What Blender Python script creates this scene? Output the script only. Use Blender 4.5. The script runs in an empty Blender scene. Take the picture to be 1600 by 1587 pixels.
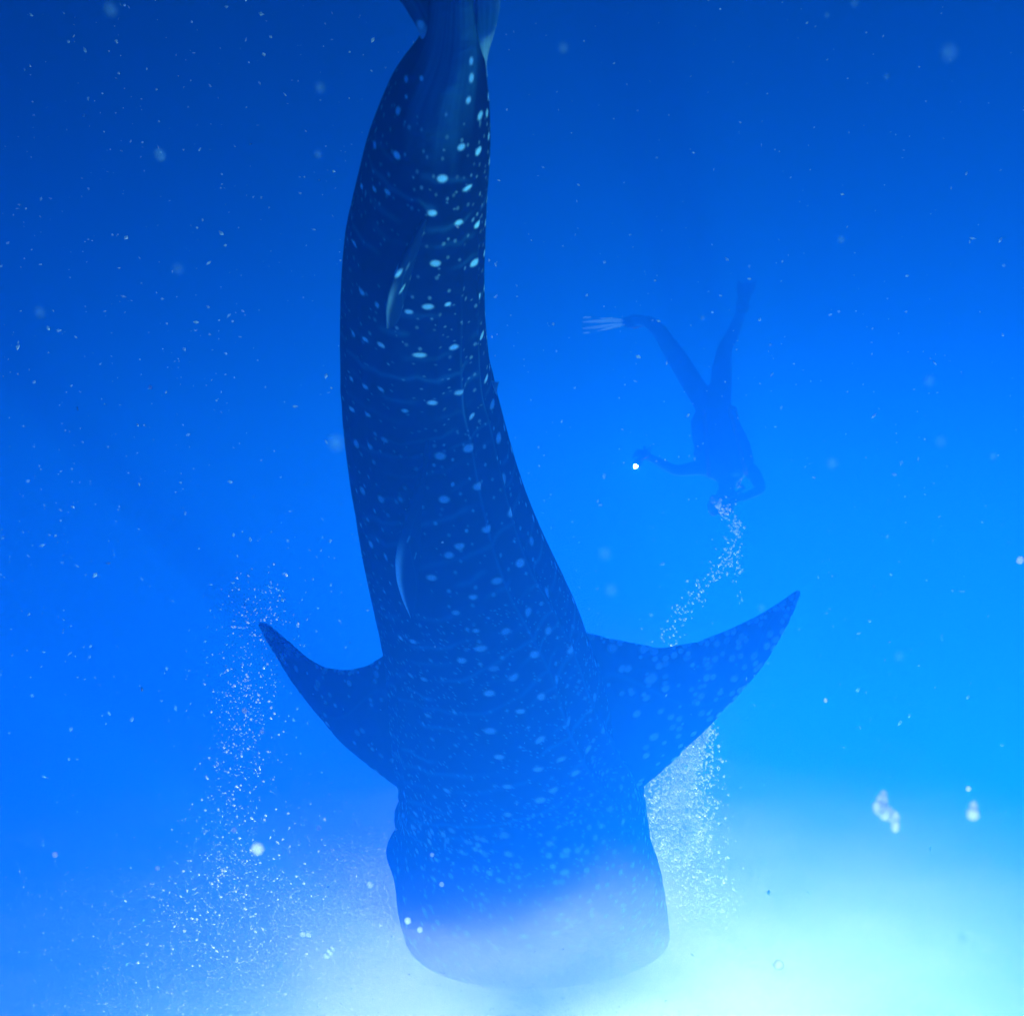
import bpy, bmesh, math, random
import numpy as np
from mathutils import Vector, Matrix

# ------------------------------------------------------------------ camera, sky, sun, exposure
# The photograph hangs upside down: the sea surface lies along its lower edge.
# World up is +Z, the surface is z = 0, and the camera is held rolled by 180 degrees.
sc = bpy.context.scene
COL = sc.collection
rng = np.random.default_rng(11)
random.seed(11)

CAM = Vector((0, 0, -2.52))
PITCH = math.radians(12)
F = 1500.0                                    # focal length in photograph pixels (1600 wide)
fwd = Vector((0, math.cos(PITCH), math.sin(PITCH)))
dwn = Vector((0, -math.sin(PITCH), math.cos(PITCH)))
rgt = Vector((-1, 0, 0))
cam = bpy.data.cameras.new('camera')
cam_o = bpy.data.objects.new('camera', cam)
COL.objects.link(cam_o)
mw = Matrix((rgt, -dwn, -fwd)).transposed().to_4x4()
mw.translation = CAM
cam_o.matrix_world = mw
cam.sensor_width = 36
cam.lens = 36 * F / 1600
cam.clip_start = 0.02
cam.clip_end = 500
cam.dof.use_dof = True
cam.dof.focus_distance = 2.6
cam.dof.aperture_fstop = 8.0
sc.camera = cam_o

SUN_AZ, SUN_EL = 27, 49
sa, se = math.radians(SUN_AZ), math.radians(SUN_EL)
SUN = Vector((-math.sin(sa) * math.cos(se), math.cos(sa) * math.cos(se), math.sin(se)))
w = bpy.data.worlds.new('World')
sc.world = w
w.use_nodes = True
nt = w.node_tree
sky = nt.nodes.new('ShaderNodeTexSky')
sky.sky_type = 'NISHITA'
sky.sun_disc = False
sky.sun_elevation = se
sky.sun_rotation = math.atan2(SUN.x, SUN.y)
nt.links.new(sky.outputs[0], nt.nodes['Background'].inputs[0])
nt.nodes['Background'].inputs[1].default_value = 0.05
sl = bpy.data.lights.new('sun', 'SUN')
sl.energy = 5.0
sl.angle = math.radians(0.5)
sl.color = (1, .96, .9)
so = bpy.data.objects.new('sun', sl)
COL.objects.link(so)
so.rotation_euler = SUN.to_track_quat('Z', 'Y').to_euler()
so.location = SUN * 40

sc.view_settings.view_transform = 'Standard'
sc.view_settings.look = 'None'
sc.view_settings.exposure = 3.52
sc.view_settings.gamma = 1
sc.cycles.volume_bounces = 1
sc.cycles.max_bounces = 5
sc.cycles.transparent_max_bounces = 128
sc.cycles.sample_clamp_indirect = 6


# ------------------------------------------------------------------ helpers
def P(px, py, d):
    """world point seen at photograph pixel (px, py), d metres ahead of the camera"""
    return CAM + fwd * d + rgt * ((px - 800) * d / F) + dwn * ((py - 793.5) * d / F)


CAMn, fwn, dwnn, rgn = (np.array(v) for v in (CAM, fwd, dwn, rgt))


def Pn(px, py, d):
    px, py, d = (np.asarray(v, float) for v in (px, py, d))
    return (CAMn + d[..., None] * fwn + ((px - 800) * d / F)[..., None] * rgn
            + ((py - 793.5) * d / F)[..., None] * dwnn)


def project(v):
    r = v - CAMn
    d = r @ fwn
    return 800 + (r @ rgn) / d * F, 793.5 + (r @ dwnn) / d * F, d


def mesh_obj(name, verts, faces, mat, parent=None, smooth=True):
    """verts (n,3), faces (m,k) with one k"""
    verts = np.asarray(verts, np.float32)
    faces = np.asarray(faces, np.int32)
    me = bpy.data.meshes.new(name)
    m, k = faces.shape
    me.vertices.add(len(verts))
    me.vertices.foreach_set('co', verts.ravel())
    me.loops.add(m * k)
    me.loops.foreach_set('vertex_index', faces.ravel())
    me.polygons.add(m)
    me.polygons.foreach_set('loop_start', np.arange(m, dtype=np.int32) * k)
    me.polygons.foreach_set('loop_total', np.full(m, k, np.int32))
    me.update(calc_edges=True)
    me.validate()
    if smooth:
        me.polygons.foreach_set('use_smooth', np.ones(len(me.polygons), bool))
    me.materials.append(mat)
    o = bpy.data.objects.new(name, me)
    COL.objects.link(o)
    o.parent = parent
    return o


def tag(o, label=None, cat=None, group=None, kind=None):
    for k, v in (('label', label), ('category', cat), ('group', group), ('kind', kind)):
        if v:
            o[k] = v
    return o


def new_mat(name):
    m = bpy.data.materials.new(name)
    m.use_nodes = True
    n = m.node_tree
    n.nodes.clear()
    out = n.nodes.new('ShaderNodeOutputMaterial')
    return m, n, out


def principled(name, col, rough=.6, spec=.3, noise=0., scale=8., metallic=0.):
    m, n, out = new_mat(name)
    b = n.nodes.new('ShaderNodeBsdfPrincipled')
    b.inputs['Base Color'].default_value = (*col, 1)
    b.inputs['Roughness'].default_value = rough
    b.inputs['Specular IOR Level'].default_value = spec
    b.inputs['Metallic'].default_value = metallic
    if noise:
        t = n.nodes.new('ShaderNodeTexNoise')
        t.inputs['Scale'].default_value = scale
        t.inputs['Detail'].default_value = 5
        mx = n.nodes.new('ShaderNodeMix')
        mx.data_type = 'RGBA'
        mx.inputs[6].default_value = (*[c * (1 - noise) for c in col], 1)
        mx.inputs[7].default_value = (*[min(1, c * (1 + noise)) for c in col], 1)
        n.links.new(t.outputs[0], mx.inputs[0])
        n.links.new(mx.outputs[2], b.inputs['Base Color'])
    n.links.new(b.outputs[0], out.inputs['Surface'])
    return m


def bubble_mat(name, col, trans=.5, clear=.2, gloss=.0):
    """pale see-through body: part lit through, part lit from in front, part clear"""
    m, n, out = new_mat(name)
    d = n.nodes.new('ShaderNodeBsdfDiffuse')
    t = n.nodes.new('ShaderNodeBsdfTranslucent')
    c = n.nodes.new('ShaderNodeBsdfTransparent')
    for q in (d, t):
        q.inputs['Color'].default_value = (*col, 1)
    g = n.nodes.new('ShaderNodeBsdfGlossy')
    g.inputs['Roughness'].default_value = .4
    a = n.nodes.new('ShaderNodeMixShader')
    b = n.nodes.new('ShaderNodeMixShader')
    h = n.nodes.new('ShaderNodeMixShader')
    h.inputs[0].default_value = gloss
    a.inputs[0].default_value = trans
    b.inputs[0].default_value = clear
    n.links.new(d.outputs[0], a.inputs[1])
    n.links.new(t.outputs[0], a.inputs[2])
    n.links.new(a.outputs[0], h.inputs[1])
    n.links.new(g.outputs[0], h.inputs[2])
    n.links.new(h.outputs[0], b.inputs[1])
    n.links.new(c.outputs[0], b.inputs[2])
    n.links.new(b.outputs[0], out.inputs['Surface'])
    return m


OCT_V = np.array([(1, 0, 0), (-1, 0, 0), (0, 1, 0), (0, -1, 0), (0, 0, 1), (0, 0, -1)], float)
OCT_F = np.array([(0, 2, 4), (2, 1, 4), (1, 3, 4), (3, 0, 4), (2, 0, 5), (1, 2, 5), (3, 1, 5), (0, 3, 5)])

TET_V = np.array([(1, 1, 1), (-1, -1, 1), (-1, 1, -1), (1, -1, -1)], float) * .7
TET_F = np.array([(0, 1, 2), (0, 3, 1), (0, 2, 3), (1, 3, 2)])


def speck_mesh(name, pts, rad, mat, aspect=None, jitter=.25, tetra=False):
    """many tiny bodies in one mesh: pts (n,3), rad (n), aspect (n,3) stretch per axis"""
    n = len(pts)
    BV, BF = (TET_V, TET_F) if tetra else (OCT_V, OCT_F)
    nb = len(BV)
    v = BV[None] * (1 + jitter * rng.uniform(-1, 1, (n, nb, 1)))
    if aspect is not None:
        v = v * aspect[:, None, :]
    a, b, c = rng.uniform(0, 6.283, (3, n))
    q = rng.normal(size=(n, 4))
    q /= np.linalg.norm(q, axis=1, keepdims=True)
    x, y, z, s = q.T
    R = np.stack([1 - 2 * (y * y + z * z), 2 * (x * y - z * s), 2 * (x * z + y * s),
                  2 * (x * y + z * s), 1 - 2 * (x * x + z * z), 2 * (y * z - x * s),
                  2 * (x * z - y * s), 2 * (y * z + x * s), 1 - 2 * (x * x + y * y)], -1).reshape(n, 3, 3)
    v = np.einsum('nij,nkj->nki', R, v) * rad[:, None, None] + pts[:, None, :]
    f = BF[None] + (np.arange(n) * nb)[:, None, None]
    return mesh_obj(name, v.reshape(-1, 3), f.reshape(-1, 3), mat)


def smoothstep(a, b, x):
    t = np.clip((x - a) / (b - a), 0, 1)
    return t * t * (3 - 2 * t)


def vnoise(x, y, seed=0):
    """smooth value noise on numpy arrays"""
    def h(i, j):
        s = np.sin(i * 127.1 + j * 311.7 + seed * 74.7) * 43758.5453
        return s - np.floor(s)
    xi, yi = np.floor(x), np.floor(y)
    xf, yf = x - xi, y - yi
    u, v = xf * xf * (3 - 2 * xf), yf * yf * (3 - 2 * yf)
    return ((h(xi, yi) * (1 - u) + h(xi + 1, yi) * u) * (1 - v)
            + (h(xi, yi + 1) * (1 - u) + h(xi + 1, yi + 1) * u) * v)


# ------------------------------------------------------------------ the sea: hazy water body and its surface
def lobe(n, out, ss, sab, g):
    d = max(a + b for a, b in zip(ss, sab)) * 1.3
    v = n.nodes.new('ShaderNodeVolumePrincipled')
    c = [x / d for x in ss]
    ab = [max(0, 1 - a / (d * (1 - cc))) ** 2 for a, cc in zip(sab, c)]
    v.inputs['Density'].default_value = d
    v.inputs['Color'].default_value = (*c, 1)
    v.inputs['Absorption Color'].default_value = (*ab, 1)
    v.inputs['Anisotropy'].default_value = g
    n.links.new(v.outputs[0], out)


mat_water, n_, out_ = new_mat('sea_water')
ad_ = n_.nodes.new('ShaderNodeAddShader')
n_.links.new(ad_.outputs[0], out_.inputs['Volume'])
lobe(n_, ad_.inputs[0], (0.0, .037, .25), (.27, .20, .06), .57)
lobe(n_, ad_.inputs[1], (.0005, .001, .001), (0., 0., 0.), .94)
bx = bmesh.new()
bmesh.ops.create_cube(bx, size=1)
bmesh.ops.scale(bx, vec=(90, 80, 30.5), verts=bx.verts)
bmesh.ops.translate(bx, vec=(0, 28, -14.75), verts=bx.verts)
me = bpy.data.meshes.new('haze')
bx.to_mesh(me)
bx.free()
me.materials.append(mat_water)
haze = bpy.data.objects.new('haze', me)
COL.objects.link(haze)
tag(haze, 'deep blue hazy sea water fading to darkness', 'water', kind='stuff')

m, n, out = new_mat('sea_surface')
mx = n.nodes.new('ShaderNodeMixShader')
t = n.nodes.new('ShaderNodeBsdfTransparent')
gl = n.nodes.new('ShaderNodeBsdfGlossy')
gl.inputs['Roughness'].default_value = .42
lw = n.nodes.new('ShaderNodeLayerWeight')
lw.inputs['Blend'].default_value = .5
mr = n.nodes.new('ShaderNodeMapRange')
mr.inputs[1].default_value = .66
mr.inputs[2].default_value = .33
pw = n.nodes.new('ShaderNodeMath')
pw.operation = 'POWER'
pw.inputs[1].default_value = 3.6
tc = n.nodes.new('ShaderNodeTexCoord')
nz = n.nodes.new('ShaderNodeTexNoise')
nz.inputs['Scale'].default_value = 3.5
nz.inputs['Detail'].default_value = 6
bp = n.nodes.new('ShaderNodeBump')
bp.inputs['Strength'].default_value = .05
bp.inputs['Distance'].default_value = .08
n.links.new(tc.outputs['Object'], nz.inputs['Vector'])
n.links.new(nz.outputs[0], bp.inputs['Height'])
n.links.new(bp.outputs[0], gl.inputs['Normal'])
n.links.new(bp.outputs[0], lw.inputs['Normal'])
n.links.new(lw.outputs['Facing'], mr.inputs[0])
n.links.new(mr.outputs[0], pw.inputs[0])
hf = n.nodes.new('ShaderNodeMath')
hf.operation = 'MULTIPLY'
hf.inputs[1].default_value = .38
n.links.new(pw.outputs[0], hf.inputs[0])
n.links.new(hf.outputs[0], mx.inputs[0])
n.links.new(gl.outputs[0], mx.inputs[1])
tl = n.nodes.new('ShaderNodeBsdfTranslucent')
tl.inputs['Color'].default_value = (.62, .62, .62, 1)
nf_ = n.nodes.new('ShaderNodeTexNoise')
nf_.inputs['Scale'].default_value = .9
nf_.inputs['Detail'].default_value = 8
nf_.inputs['Roughness'].default_value = .65
rf = n.nodes.new('ShaderNodeMapRange')
rf.inputs[1].default_value = .35
rf.inputs[2].default_value = .75
rf.inputs[3].default_value = .12
rf.inputs[4].default_value = .5
m2 = n.nodes.new('ShaderNodeMixShader')
n.links.new(tc.outputs['Object'], nf_.inputs['Vector'])
n.links.new(nf_.outputs[0], rf.inputs[0])
vd = n.nodes.new('ShaderNodeVectorMath')      # churned patch round the feeding shark
vd.operation = 'DISTANCE'
vd.inputs[1].default_value = (-2.4, 4.8, 0)
fall = n.nodes.new('ShaderNodeMapRange')
fall.interpolation_type = 'SMOOTHSTEP'
fall.inputs[1].default_value = 5.0
fall.inputs[2].default_value = 1.2
ml = n.nodes.new('ShaderNodeMath')
ml.operation = 'MULTIPLY'
n.links.new(tc.outputs['Object'], vd.inputs[0])
n.links.new(vd.outputs['Value'], fall.inputs[0])
n.links.new(fall.outputs[0], ml.inputs[0])
n.links.new(rf.outputs[0], ml.inputs[1])
n.links.new(ml.outputs[0], m2.inputs[0])
n.links.new(t.outputs[0], m2.inputs[1])
n.links.new(tl.outputs[0], m2.inputs[2])
n.links.new(m2.outputs[0], mx.inputs[2])
n.links.new(mx.outputs[0], out.inputs['Surface'])
gx, gy = np.meshgrid(np.linspace(-32, 32, 380), np.linspace(-10, 54, 380), indexing='ij')
gz = (.04 * (vnoise(gx * .55, gy * .8, 1) - .5) + .02 * (vnoise(gx * 1.3, gy * 1.7, 2) - .5)
      + .01 * (vnoise(gx * 3.1, gy * 3.7, 3) - .5))
idx = np.arange(380 * 380).reshape(380, 380)
fq = np.stack([idx[:-1, :-1], idx[1:, :-1], idx[1:, 1:], idx[:-1, 1:]], -1).reshape(-1, 4)
surf = mesh_obj('water', np.stack([gx, gy, gz], -1).reshape(-1, 3), fq, m)
tag(surf, 'rippled sea surface glowing with daylight, seen from below', 'water', kind='structure')

# ------------------------------------------------------------------ whale shark
# outline read off the photograph: (row, left edge, right edge)
OUT = np.array([
    (-60, 684, 742), (-20, 675, 745), (40, 664, 752), (71, 655, 757), (100, 640, 762), (145, 609, 765), (190, 591, 767),
    (227, 577, 767), (283, 563, 763), (315, 557, 761), (378, 544, 758), (441, 539, 757), (500, 537, 758),
    (576, 537, 765), (645, 540, 782), (718, 548, 801), (790, 559, 823), (853, 570, 847), (900, 580, 869),
    (941, 590, 888), (1007, 604, 918), (1060, 609, 936), (1110, 612, 955), (1165, 616, 978), (1222, 621, 1002), (1256, 623, 1010),
    (1300, 618, 1016), (1340, 613, 1022), (1389, 617, 1033), (1426, 631, 1041), (1477, 650, 1045), (1515, 664, 1041), (1540, 690, 1020), (1555, 735, 975),
    (1562, 800, 905)], float)
NT, NP = 1000, 400


def shark_depth(y):
    return 1 / np.interp(y, [-60, 90, 600, 1150, 1565], [.98, .90, .51, .31, .241])


ys = np.interp(np.linspace(0, 1, NT), np.linspace(0, 1, 60),
               np.concatenate([np.linspace(-60, 1500, 50)[:-1], 1562 - 62 * (1 - np.linspace(0, 1, 11)) ** 2.2]))


def spline(xq, x, y):
    """smoothed interpolation"""
    v = np.interp(xq, x, y)
    return v


def smooth_arr(v, k):
    ker = np.hanning(k + 2)[1:-1]
    ker /= ker.sum()
    p = np.concatenate([2 * v[0] - v[1:k + 1][::-1], v, 2 * v[-1] - v[-k - 1:-1][::-1]])
    return np.convolve(p, ker, 'same')[k:-k]


L = np.interp(ys, OUT[:, 0], OUT[:, 1])
R = np.interp(ys, OUT[:, 0], OUT[:, 2])
L, R = smooth_arr(L, 25), smooth_arr(R, 25)
dep = shark_depth(ys)
AX = Pn((L + R) / 2, ys, dep)
hw = np.maximum((R - L) / 2 * dep / F, .004)
for k in range(3):
    AX[:, k] = smooth_arr(AX[:, k], 61)
TAN = np.gradient(AX, axis=0)
TAN /= np.linalg.norm(TAN, axis=1, keepdims=True)
view = AX - CAMn
view /= np.linalg.norm(view, axis=1, keepdims=True)
SID = np.cross(TAN, view)
SID /= np.linalg.norm(SID, axis=1, keepdims=True)
SID *= np.sign(SID @ rgn)[:, None]            # towards picture right
NOR = np.cross(SID, TAN)
NOR /= np.linalg.norm(NOR, axis=1, keepdims=True)
NOR *= -np.sign(np.sum(NOR * view, 1))[:, None]   # towards the camera
roll = np.radians(np.interp(ys, [-60, 150, 420, 860, 1100, 1400, 1565], [-18, -16, -14, -26, -20, -10, -8]))
DOR = NOR * np.cos(roll)[:, None] + SID * np.sin(roll)[:, None]
LAT = SID * np.cos(roll)[:, None] - NOR * np.sin(roll)[:, None]
bratio = np.interp(ys, [-60, 100, 300, 600, 900, 1150, 1350, 1500, 1565], [1.0, .95, .92, .9, .86, .78, .66, .55, .45])
PHI = np.linspace(0, 2 * np.pi, NP, endpoint=False)
TT = ys[:, None] * np.ones(NP)[None]
FF = np.ones(NT)[:, None] * PHI[None]
ang = np.where(FF > np.pi, FF - 2 * np.pi, FF)   # 0 at the dorsal line, + to picture right
deg = np.degrees(ang)
sx = np.sign(np.sin(FF)) * np.abs(np.sin(FF)) ** .96
cz = np.sign(np.cos(FF)) * np.abs(np.cos(FF)) ** .92
rad = np.ones_like(TT)
# dorsal keel and the long ridges down both flanks
win = smoothstep(180, 420, TT) * (1 - smoothstep(1120, 1260, TT))
rad += .035 * np.exp(-(deg / 9) ** 2) * smoothstep(250, 500, TT) * (1 - smoothstep(900, 1100, TT))
for c0, a0, w0 in ((30, .018, 3.5), (52, .034, 3.5), (74, .045, 4)):
    cc = c0 + 5 * np.sin(TT / 170.)
    for s in (1, -1):
        rad += a0 * win * (np.exp(-((deg - s * cc) / w0) ** 2) - .6 * np.exp(-((deg - s * (cc + 9)) / 6) ** 2))
# gill folds: slanting grooves behind the head on the flanks
for g0 in range(5):
    gy0 = 1120 + 26 * g0
    gl_ = gy0 + .55 * (np.abs(deg) - 60)
    rad -= .012 * np.exp(-((TT - gl_) / 4.5) ** 2) * smoothstep(40, 58, np.abs(deg)) * (1 - smoothstep(105, 125, np.abs(deg)))
# brow and eye bulges at the corners of the head
for s, y0 in ((-1, 1334), (1, 1372)):
    rad += (.075 if s < 0 else .02) * np.exp(-((TT - y0) / 14) ** 2 - ((deg - s * 84) / 13) ** 2)
    rad += .045 * np.exp(-((TT - (y0 - 44)) / 14) ** 2 - ((deg - s * 86) / 13) ** 2)
rad += .010 * (vnoise(TT / 60, deg / 30 + 20, 5) - .5) + .005 * (vnoise(TT / 17, deg / 11 + 40, 6) - .5)
rad += .0022 * np.sin(TT / 5.5 + 2.2 * vnoise(TT / 40, deg / 20 + 9, 7)) * smoothstep(900, 1200, TT) * (1 - smoothstep(1400, 1500, TT)) * vnoise(TT / 80, deg / 14 + 30, 8)
V = (AX[:, None, :] + LAT[:, None, :] * (hw[:, None] * rad * sx)[..., None]
     + DOR[:, None, :] * (hw[:, None] * bratio[:, None] * rad * cz)[..., None])
V[..., 2] = np.where(V[..., 2] > -.12, -.12 + .09 * np.tanh((V[..., 2] + .12) / .09), V[..., 2])   # mouth spread flat just under the surface
body_v = V.reshape(-1, 3)
ids = np.arange(NT * NP).reshape(NT, NP)
body_f = np.stack([ids[:-1], np.roll(ids[:-1], -1, 1), np.roll(ids[1:], -1, 1), ids[1:]], -1).reshape(-1, 4)

shark_v, shark_f, shark_c = [body_v], [body_f], []


def paint(verts, col, spots, ref_v, size_scale=1.0, front=None):
    """pale marks on the skin: each spot is anchored to a skin point and drawn by distance along the skin"""
    X, Y, D = project(ref_v)
    for s in spots:
        px, py, r = s[:3]
        st = s[3] if len(s) > 3 else 1.0
        amt = s[4] if len(s) > 4 else 1.0
        cand = front
        k = cand[np.argmin((X[cand] - px) ** 2 + (Y[cand] - py) ** 2)]
        c = verts[k]
        rr = r * D[k] / F * size_scale
        dd = verts - c
        near = np.where(np.abs(dd).max(1) < rr * 2.6)[0]
        if st != 1.0:
            t_ = TAN[min(k // NP, NT - 1)] if len(verts) == NT * NP else fwn
            along = dd[near] @ t_
            lat = np.sqrt(np.maximum(0, (dd[near] ** 2).sum(1) - along ** 2))
            q = np.sqrt((along * st) ** 2 + (lat / st) ** 2)
        else:
            q = np.sqrt((dd[near] ** 2).sum(1))
        q = q * (1 + .35 * (vnoise(verts[near, 0] * 55 + 9, verts[near, 2] * 55, int(px) % 17) - .5))
        mk = (1 - smoothstep(.6 * rr, 1.35 * rr, q)) * amt * rng.uniform(.8, 1)
        col[near] = np.maximum(col[near], mk)


# --- marks on the body
SPOTS = [(635, 124, 4.2), (658, 123, 3.2), (635, 151, 2.6), (622, 173, 5, .8), (586, 227, 4.5), (620, 243, 5), (584, 296, 4.4), (606, 300, 5),
         (565, 291, 3.4), (554, 381, 4.6, 1.4), (737, 123, 4.4, .75), (736, 95, 4, .75), (732, 157, 4.6, .85), (751, 181, 6), (721, 230, 5), (748, 236, 6),
         (691, 280, 6), (731, 294, 6, 1.3), (676, 334, 5.6), (717, 348, 6), (747, 351, 6.4), (680, 411, 6.4), (742, 410, 6.6),
         (565, 456, 5.6), (589, 477, 4.4, .7), (638, 488, 5.6), (669, 479, 6.4, 1.15), (700, 476, 4.6), (748, 466, 6.2),
         (552, 522, 4.6, .8), (571, 530, 4.8), (595, 539, 5), (655, 555, 7, 1.25), (709, 543, 6.6), (753, 525, 6.6), (550, 592, 4.4, .75), (570, 603, 5), (596, 608, 5),
         (760, 591, 6), (675, 630, 6.6), (718, 614, 6.8), (632, 642, 5), (770, 631, 6.4), (737, 650, 5), (550, 639, 4.6), (574, 648, 4.4),
         (557, 693, 5, .75), (578, 697, 5), (601, 688, 4.5, 1, .7), (732, 700, 7.4), (688, 713, 7), (779, 684, 7, .85), (787, 748, 7.4, .85), (747, 760, 7), (693, 781, 6.6),
         (799, 799, 7.4, .85), (761, 827, 6.8), (719, 853, 6), (703, 867, 6), (567, 767, 5, .75), (596, 780, 5, .8), (626, 781, 4.6, .8, .7),
         (580, 850, 4.6, .7), (603, 869, 4.8, .75), (812, 879, 6.8, .85), (674, 903, 6), (778, 907, 6.4), (738, 933, 5.8), (854, 925, 7, .85), (830, 845, 6.4, .75),
         (644, 926, 5), (712, 957, 5.2), (826, 956, 6.2, .85), (791, 985, 6.2), (750, 1013, 7, 1.15), (744, 984, 4), (856, 985, 6, .8), (834, 1022, 6.6, .85),
         (722, 1032, 6), (802, 1058, 6.8), (771, 1044, 6, 1, .6), (764, 1082, 7), (814, 1111, 6.4), (766, 1141, 7), (845, 1088, 6, .8), (870, 1060, 6, .75),
         (892, 1015, 6.8), (929, 1088, 6, .8), (888, 1126, 6), (944, 1140, 6, .8), (843, 1156, 6.8), (919, 1170, 6.2), (877, 1186, 6), (898, 1207, 6.4),
         (840, 1203, 6.4), (865, 1234, 6.4), (846, 1250, 6.6), (780, 1182, 6), (793, 1228, 5.6), (794, 1271, 5), (790, 1304, 5.6), (795, 1335, 5.2), (884, 1328, 5.6),
         (626, 996, 4.4), (646, 1003, 4.6), (641, 1055, 5, 1, .7), (663, 1061, 5, 1, .7), (668, 1118, 4.6, 1, .7), (698, 1236, 5, 1, .8), (705, 1297, 5, 1, .8),
         (649, 1271, 4.6), (790, 1392, 5), (881, 1362, 5.4), (885, 1402, 5.6), (860, 1440, 5.4), (757, 1423, 5), (826, 1436, 6), (820, 1462, 6), (868, 1457, 5.6)]
dx_, dy_, dd_ = project(body_v)
# which skin faces the camera: sections point outwards
outw = (V - AX[:, None, :]).reshape(-1, 3)
front_b = np.where(np.sum(outw * (body_v - CAMn), 1) < -1e-6)[0]
mark = np.zeros(len(body_v))
paint(body_v, mark, SPOTS, body_v, 1.18, front_b)
# spots mirrored round the far flank and small ones over the head, set by skin coordinates
extra = []
for _ in range(900):
    y = rng.uniform(1180, 1556)
    a = rng.uniform(-175, 175)
    extra.append((y, a, rng.uniform(2.4, 5.0) * (1 if y < 1400 else 1.25), rng.uniform(.5, 1.)))
for _ in range(1100):
    y = rng.uniform(1120, 1540)
    extra.append((y, rng.uniform(-120, 120), rng.uniform(1.4, 2.6), rng.uniform(.3, .8)))
for _ in range(260):
    y = rng.uniform(960, 1240)
    a = rng.choice([-1, 1]) * rng.uniform(60, 150)
    extra.append((y, a, rng.uniform(2, 3.6), rng.uniform(.25, .6)))
for _ in range(1500):
    y = rng.uniform(860, 1260)
    extra.append((y, rng.uniform(-110, 110), rng.uniform(.9, 1.9), rng.uniform(.2, .6)))
for _ in range(900):
    y = rng.uniform(120, 1200)
    a = rng.uniform(-180, 180)
    extra.append((y, a, rng.uniform(1.4, 2.6), rng.uniform(.15, .45)))
for y in np.arange(140, 1150, 48):
    for a in (100, 116, 133, -118, -133):
        extra.append((y + rng.uniform(-8, 8), a + rng.uniform(-4, 4), 5.5, .9))
for k, y in enumerate(np.arange(150, 1170, 25)):
    for a in np.arange(-100, 101, 15.):
        if rng.uniform() < .72:
            extra.append((y + rng.uniform(-5, 5) - .1 * a * (y > 600), a + 7.5 * (k % 2) + rng.uniform(-3, 3), rng.uniform(2.0, 3.6), rng.uniform(.3, .8) * (.45 if y < 640 else 1)))
TTf, DGf = TT.ravel(), deg.ravel()
taken = np.empty((0, 3))
for y, a, r, amt in extra:
    i = np.argmin(np.abs(ys - y))
    j = int(round((a % 360) / 360 * NP)) % NP
    c = V[i, j]
    rr = r * dep[i] / F
    lo, hi = max(0, i - 28), min(NT, i + 29)
    blk = V[lo:hi].reshape(-1, 3)
    dd = blk - c
    t_ = TAN[i]
    al = dd @ t_
    q = np.sqrt((al * .75) ** 2 + np.maximum(0, (dd ** 2).sum(1) - al ** 2) * 1.3)
    mk = (1 - smoothstep(.55 * rr, 1.4 * rr, q)) * amt
    sl_ = slice(lo * NP, hi * NP)
    mark[sl_] = np.maximum(mark[sl_], mk)
# thin broken lines across the back between the rows of spots
lines = np.zeros(len(body_v))
for k, y0 in enumerate(list(np.arange(205, 900, 33.)) + list(np.arange(905, 1230, 24.))):
    slope = np.interp(y0, [200, 420, 560, 800, 1250], [.06, -.02, -.14, -.42, -.75])
    wob = 12 * (vnoise(DGf / 34 + k * 3.1, DGf * 0 + k, 12) - .5) + 5 * (vnoise(DGf / 9 + k * 7.7, DGf * 0 + k, 13) - .5)
    yy = y0 + slope * np.clip(DGf + 15, -60, 95) + .0022 * np.where(DGf < -15, (DGf + 15) ** 2, 0) + wob
    ww = 2.6 + 2.6 * vnoise(DGf / 12 + k, DGf * 0 + 3 * k, 14)
    on = smoothstep(.38, .68, vnoise(DGf / 22 + k * 5.3, DGf * 0 + k * 1.7, 15))
    gain = 1.9 if y0 > 880 else 1.
    lines = np.maximum(lines, np.exp(-((TTf - yy) / (ww / gain ** .6)) ** 2) * on * rng.uniform(.15, .42) * gain)
lines *= (np.abs(DGf) < 110)
# long pale seams along the ridges
for c0 in (52, 74):
    cc = c0 + 5 * np.sin(TTf / 170.)
    seam = np.exp(-((DGf - cc) / 1.0) ** 2) * smoothstep(350, 600, TTf) * (1 - smoothstep(1180, 1240, TTf)) * (.3 + .5 * vnoise(TTf / 30, TTf * 0 + c0, 16))
    lines = np.maximum(lines, .75 * seam)
# pale streaky skin at the root of the tail fin
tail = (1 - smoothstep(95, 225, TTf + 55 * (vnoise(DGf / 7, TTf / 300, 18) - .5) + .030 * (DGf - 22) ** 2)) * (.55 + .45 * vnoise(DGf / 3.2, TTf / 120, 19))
belly = smoothstep(112, 140, np.abs(DGf))
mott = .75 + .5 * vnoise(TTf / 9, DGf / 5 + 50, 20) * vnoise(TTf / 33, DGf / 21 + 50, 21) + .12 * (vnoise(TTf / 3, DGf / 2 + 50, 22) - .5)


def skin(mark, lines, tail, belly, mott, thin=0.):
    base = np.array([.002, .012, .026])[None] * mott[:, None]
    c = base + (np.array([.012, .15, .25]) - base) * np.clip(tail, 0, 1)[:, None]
    c = c + (np.array([.02, .24, .38]) - c) * np.clip(lines, 0, 1)[:, None] * .9
    c = c + (np.array([.14, .62, .78]) - c) * np.clip(belly, 0, 1)[:, None]
    c = c + (np.array([.18, .88, 1.0]) - c) * np.clip(mark, 0, 1)[:, None]
    return np.concatenate([c, np.full((len(c), 1), thin)], 1)


shark_c.append(skin(mark, lines, tail, belly, mott))


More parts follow.
